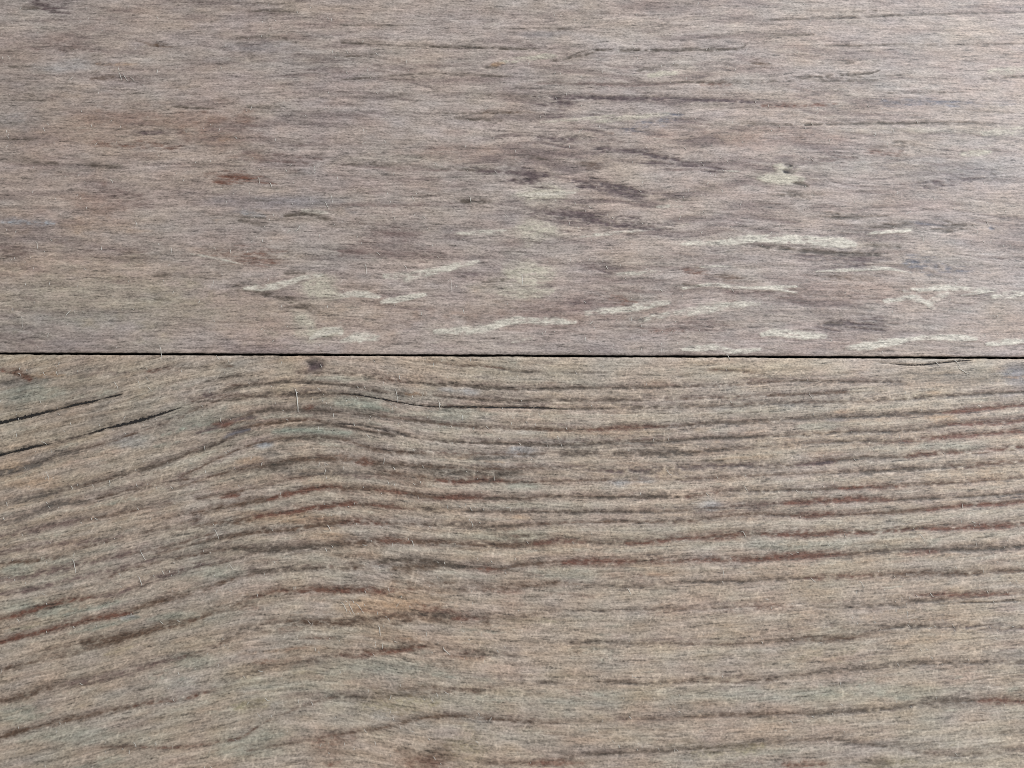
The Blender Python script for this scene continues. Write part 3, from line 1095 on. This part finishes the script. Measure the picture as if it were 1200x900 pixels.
THICK, LAYER = 0.008, 0.0008
def make_plank(sheet, flow, mat, seam_low, cracks):
    X, Y = sheet.X.copy(), sheet.Y.copy()
    ny, nx = X.shape
    Z = 0.00001 * smooth_noise(X, Y + flow(X), .0012, .0008, 900) + 0.00004 * smooth_noise(X, Y + flow(X), .006, .0025, 901)
    # latewood stands a little lower: relief follows how dark the print is
    L = (sheet.C + (sheet.ink - sheet.C) * sheet.cover[..., None]).mean(axis=2)
    Z += np.clip((L - 150) / 60, -1, .5) * 0.00019
    # worn, slightly rounded and uneven edge at the joint
    e = (Y - GAP) if seam_low else (-GAP - Y)
    Z -= 0.00022 * np.exp(-(e / 0.00030) ** 1.5)
    jit = 0.00007 * smooth_noise(X, 0 * X, .0011, 1, 902 + seam_low) + 0.00006 * smooth_noise(X, 0 * X, .006, 1, 905 + seam_low)
    Y = Y + jit * np.exp(-e / 0.0006)
    for w, P, lab in cracks:
        js, is_ = sheet.window(P[:, 0].min() - .002, P[:, 0].max() + .002, P[:, 1].min() - .002, P[:, 1].max() + .002)
        xx, yy = X[js, is_], Y[js, is_]
        d2 = np.full(xx.shape, 1e9)
        for p, wk in zip(densify(P, 5), np.repeat(w, 5)):
            d2 = np.minimum(d2, ((xx - p[0]) ** 2 + (yy - p[1]) ** 2) / (1.3 * wk + 1e-5) ** 2)
        Z[js, is_] -= 0.00022 * np.exp(-d2)
    V = np.c_[X.ravel(), Y.ravel(), Z.ravel()]
    idx = np.arange(ny * nx).reshape(ny, nx)
    F = np.c_[idx[:-1, :-1].ravel(), idx[:-1, 1:].ravel(), idx[1:, 1:].ravel(), idx[1:, :-1].ravel()]
    fm = np.zeros(len(F), np.int32)
    # the printed layer has a thin edge of its own; the dark core below carries it
    ring = np.r_[idx[0, :-1], idx[:-1, -1], idx[-1, :0:-1], idx[:0:-1, 0]]
    k = np.arange(len(ring)); k2 = (k + 1) % len(ring)
    def skirt(Vt, ring_ids, z):
        nb = len(Vt); low = Vt[ring_ids].copy(); low[:, 2] = z
        return np.r_[Vt, low], np.c_[ring_ids[k], nb + k, nb + k2, ring_ids[k2]]
    top_edge = V[ring].copy()
    V, S = skirt(V, ring, -LAYER)
    me = raw_mesh("wear_layer", V, np.r_[F, S], [mat, m_core], np.r_[fm, np.ones(len(S), np.int32)])
    top_edge[:, 2] = -LAYER - 0.00001
    Vc, Sc = skirt(top_edge, k, -THICK)
    nr = len(ring)
    a0 = np.arange(nx); b0 = (nx - 1 + ny - 1 + (nx - 1) - np.arange(nx)) % nr
    top = np.c_[a0[:-1], a0[1:], b0[1:], b0[:-1]]
    core = raw_mesh("core", Vc, np.r_[Sc, top, top[:, ::-1] + nr], [m_core], None, False)
    col = np.zeros((len(V), 3), np.float32)
    col[:ny * nx] = s2l(sheet.C.reshape(-1, 3))
    at = me.attributes.new('print', 'FLOAT_VECTOR', 'POINT'); at.data.foreach_set('vector', col.ravel())
    col[:ny * nx] = s2l(sheet.ink.reshape(-1, 3))
    at = me.attributes.new('ink', 'FLOAT_VECTOR', 'POINT'); at.data.foreach_set('vector', col.ravel())
    cv = np.zeros(len(V), np.float32); cv[:ny * nx] = sheet.cover.ravel()
    at = me.attributes.new('cover', 'FLOAT', 'POINT'); at.data.foreach_set('value', cv)
    gq = np.zeros((len(V), 3), np.float32)
    gq[:, 0] = V[:, 0]; gq[:, 1] = V[:, 1] + flow(V[:, 0]); gq[:, 2] = 0.37 * seam_low
    at = me.attributes.new('grain', 'FLOAT_VECTOR', 'POINT'); at.data.foreach_set('vector', gq.ravel())
    return me, core

# ------------------------------------------------------------------ the setting
me = raw_mesh("subfloor", [(-.7, -.3, -.0081), (.7, -.3, -.0081), (.7, .3, -.0081), (-.7, .3, -.0081),
                           (-.7, -.3, -.02), (.7, -.3, -.02), (.7, .3, -.02), (-.7, .3, -.02)],
              [(0, 1, 2, 3), (7, 6, 5, 4), (0, 4, 5, 1), (1, 5, 6, 2), (2, 6, 7, 3), (3, 7, 4, 0)], [m_sub], None, False)
sub = add("subfloor", me); sub["kind"] = "structure"

# ------------------------------------------------------------------ the two planks
def plank_thing(y, meshes, label):
    root = bpy.data.objects.new("wood_plank", None); sc.collection.objects.link(root)
    root.location = (0, y, -THICK); root.empty_display_size = .05
    root["label"] = label; root["category"] = "plank"
    for name, me in zip(("wear_layer", "core"), meshes):
        o = add(name, me, root); o.location = (0, -y, THICK)
    return root
pu = plank_thing(.0965, make_plank(up, flat, mat_up, True, []),
                 "mauve-grey wood-grain floor plank with pale wavy flecks and no rings")
pl = plank_thing(-.0965, make_plank(lo, ring_offset, mat_lo, False, crack_paths),
                 "beige wood-grain floor plank with curved brown growth rings and black cracks")
for o in (pu, pl): o["group"] = "floor planks meeting at the dark seam"

# cracks of the ringed plank: dark slivers sunk in their grooves
for w, P, lab in crack_paths:
    w = np.interp(np.linspace(0, 1, (len(P) - 1) * 3 + 1), np.linspace(0, 1, len(P)), w)
    P = densify(P, 3)
    n = len(P)
    T = np.gradient(P, axis=0); T /= np.linalg.norm(T, axis=1)[:, None]
    Nn = np.c_[-T[:, 1], T[:, 0]]
    s = np.linspace(0, 1, n)
    r = rng.normal(0, 1, (n, 2))
    hw = w
    ha = (hw * (0.75 + .42 * r[:, 0]).clip(.12, 1.5))[:, None]; hb = (hw * (0.75 + .42 * r[:, 1]).clip(.12, 1.5))[:, None]
    z = np.full(n, -0.00004)
    A_ = np.c_[P + Nn * ha, z]; B_ = np.c_[P - Nn * hb, z]; M_ = np.c_[P, z - 0.00008]
    V = np.r_[A_, M_, B_]
    i = np.arange(n - 1)
    F = np.r_[np.c_[i + n, i + n + 1, i + 1, i], np.c_[i + 2 * n, i + 2 * n + 1, i + n + 1, i + n]]
    kind = "crack" if w.max() > 1.2 * MM else "split"
    o = add(kind, raw_mesh(kind, V, F, [m_crack]), pl); o.location = (0, .0965, THICK)
    if lab: o["label"] = lab

# ------------------------------------------------------------------ lint
def fibre_geo(p0, p1, bow, r, segs=5, sides=5, z=0.00016):
    p0, p1 = np.array(p0), np.array(p1)
    d = p1 - p0; L = np.linalg.norm(d) + 1e-9; nrm = np.array((-d[1], d[0])) / L
    t = np.linspace(0, 1, segs + 1)
    c = p0 + t[:, None] * d + (np.sin(np.pi * t) * bow * L)[:, None] * nrm + (np.sin(2.7 * np.pi * t) * bow * .3 * L)[:, None] * nrm
    rr = r * (0.45 + 0.55 * np.sin(np.pi * np.clip(t, .06, .94)))
    V, F = [], []
    for k in range(segs + 1):
        for a in range(sides):
            ang = 2 * math.pi * a / sides
            V.append((c[k, 0] + nrm[0] * rr[k] * math.cos(ang), c[k, 1] + nrm[1] * rr[k] * math.cos(ang), z + rr[k] * math.sin(ang) + r))
    for k in range(segs):
        for a in range(sides):
            b = (a + 1) % sides
            F.append((k * sides + a, k * sides + b, (k + 1) * sides + b, (k + 1) * sides + a))
    return V, F

# photo-pixel ends of the fibres one can pick out: x0 y0 x1 y1 thickness bow
LINT = """
346 456 349 483 1.5 .04
1116 422 1124 430 1.1 .2
1122 428 1136 438 1.0 -.15
1094 424 1101 431 .9 .2
186 404 189 421 .9 .08
513 469 515 481 .9 .1
541 486 542 493 1.1 .1
77 371 83 364 1.3 .1
200 290 200 297 1.1 .1
41 283 43 292 .8 .2
337 273 341 270 1.0 .2
345 271 351 264 1.0 -.2
316 214 318 219 1.3 .1
365 193 367 204 .9 .3
24 370 25 386 .7 .1
481 633 484 642 .9 .2
733 690 738 697 1.1 .3
519 757 528 767 1.0 -.15
443 733 445 746 1.1 .1
400 706 406 717 .9 .1
409 704 416 720 .8 -.1
416 707 424 716 .8 .1
868 623 873 630 .9 .3
1075 626 1083 635 .9 .25
845 664 848 678 .8 .1
1006 681 1012 690 .8 .2
84 655 88 672 .9 .1
165 644 171 656 .9 -.1
161 675 166 687 .9 .1
49 552 56 563 .8 .3
383 615 387 622 1.0 .1
428 310 429 321 1.0 .05
611 321 612 334 1.0 .05
527 325 528 342 .7 .08
548 229 551 239 .9 .2
850 415 855 423 .9 .2
508 431 509 424 .7 .1
463 456 466 472 .8 .05
138 84 142 94 .9 .1
145 86 150 95 .8 -.1
151 90 157 95 .8 .1
387 228 389 238 .8 .1
378 236 384 246 .8 .2
301 207 303 216 .8 .2
250 328 246 340 .6 .1
1049 230 1055 226 .7 .2
949 460 954 468 .8 -.2
697 428 708 433 .8 .3
130 448 137 456 .8 .3
160 446 163 455 .8 .2
173 450 179 458 .7 -.2
250 620 256 632 .7 .1
"""
ZONES = [
    (130, 160, 80, 100, "in a trio near the mauve-grey plank's dark knot"),
    (290, 420, 180, 280, "around the red-brown streak of the mauve-grey plank"),
    (500, 640, 200, 350, "beside the cream patch of the mauve-grey plank"),
    (400, 440, 300, 330, "under the first long pale fleck of the mauve-grey plank"),
    (0, 290, 200, 416, "on the plain brown area of the mauve-grey plank"),
    (900, 1200, 200, 240, "near the purple streak of the mauve-grey plank"),
    (120, 190, 440, 465, "just past the tip of the upper black crack"),
    (40, 60, 540, 570, "below both black cracks of the beige plank"),
    (395, 430, 700, 725, "in a trio on the beige plank's orange-brown tint"),
    (430, 530, 725, 770, "below the orange-brown tint of the beige plank"),
    (440, 560, 415, 500, "around the thin split that runs along a ring"),
    (690, 1140, 410, 475, "next to the seam on the beige plank"),
    (720, 1200, 600, 700, "on the strong straight red-brown rings of the beige plank"),
    (60, 270, 600, 700, "between the slanting rings of the beige plank"),
    (370, 500, 600, 650, "on the darkest red-brown ring arch of the beige plank"),
    (-99, 1300, -99, 416, "elsewhere on the mauve-grey plank"),
    (-99, 1300, 416, 999, "elsewhere on the beige plank"),
]
for i, line in enumerate(LINT.strip().splitlines()):
    u0, v0, u1, v1, th, bow = [float(k) for k in line.split()]
    p0, p1 = px(u0, v0), px(u1, v1)
    o_ = (np.array(p0) + np.array(p1)) / 2
    V, F = fibre_geo(np.array(p0) - o_, np.array(p1) - o_, bow, th * MM * .44, z=0)
    o = add("lint_fibre", raw_mesh("lint_fibre", V, F, [m_lint]))
    o.location = (o_[0], o_[1], -0.00006)
    o["category"] = "lint fibre"
    if i == 0:
        o["label"] = "longest pale lint fibre, standing across the rings below the dark knot"
    elif i in (1, 2):
        o["label"] = "curly white lint fibre beside the thin split near the seam"
        o["group"] = "curly fibres by the seam"
    elif i == 7:
        o["label"] = "short bright white lint chip on the plain brown area of the mauve-grey plank"
    elif i == 4:
        o["label"] = "pale lint fibre lying across the dark seam between the planks"
    else:
        cu, cv_ = (u0 + u1) / 2, (v0 + v1) / 2
        for x0, x1, y0, y1, lab in ZONES:
            if x0 <= cu < x1 and y0 <= cv_ < y1:
                o["label"] = "short pale lint fibre " + lab; o["group"] = "lint fibres " + lab
                break

# specks and wisps too many and too small to pick apart
Vs, Fs = [], []
r3 = np.random.default_rng(21)
clusters = [(px(r3.uniform(0, 1200), r3.uniform(20, 890)), r3.uniform(.004, .02)) for _ in range(60)]
for k in range(2400):
    if k % 3:
        u, v = r3.uniform(-60, 1260), r3.uniform(-60, 960)
        if u > 560 and r3.random() < .6: continue
        c = np.array(px(u, v))
    else:
        cc, rad = clusters[r3.integers(60)]
        c = np.array(cc) + r3.normal(0, rad, 2)
    if abs(c[1]) < .0009: continue
    ang = r3.normal(math.radians(112 if c[1] < 0 else 95), math.radians(28)); L = r3.gamma(2.0, 1.0) * MM + 1.3 * MM
    h = np.array((math.cos(ang), math.sin(ang))) * L / 2
    V, F = fibre_geo(c - h, c + h, r3.normal(0, .12), r3.uniform(.24, .44) * MM, 3, 4, z=-0.00009)
    Fs += [tuple(q + len(Vs) for q in f) for f in F]; Vs += V
o = add("dust", raw_mesh("dust", Vs, Fs, [m_lint]))
o["kind"] = "stuff"
o["label"] = "fine pale dust and wisps scattered over both planks"
o["category"] = "dust"
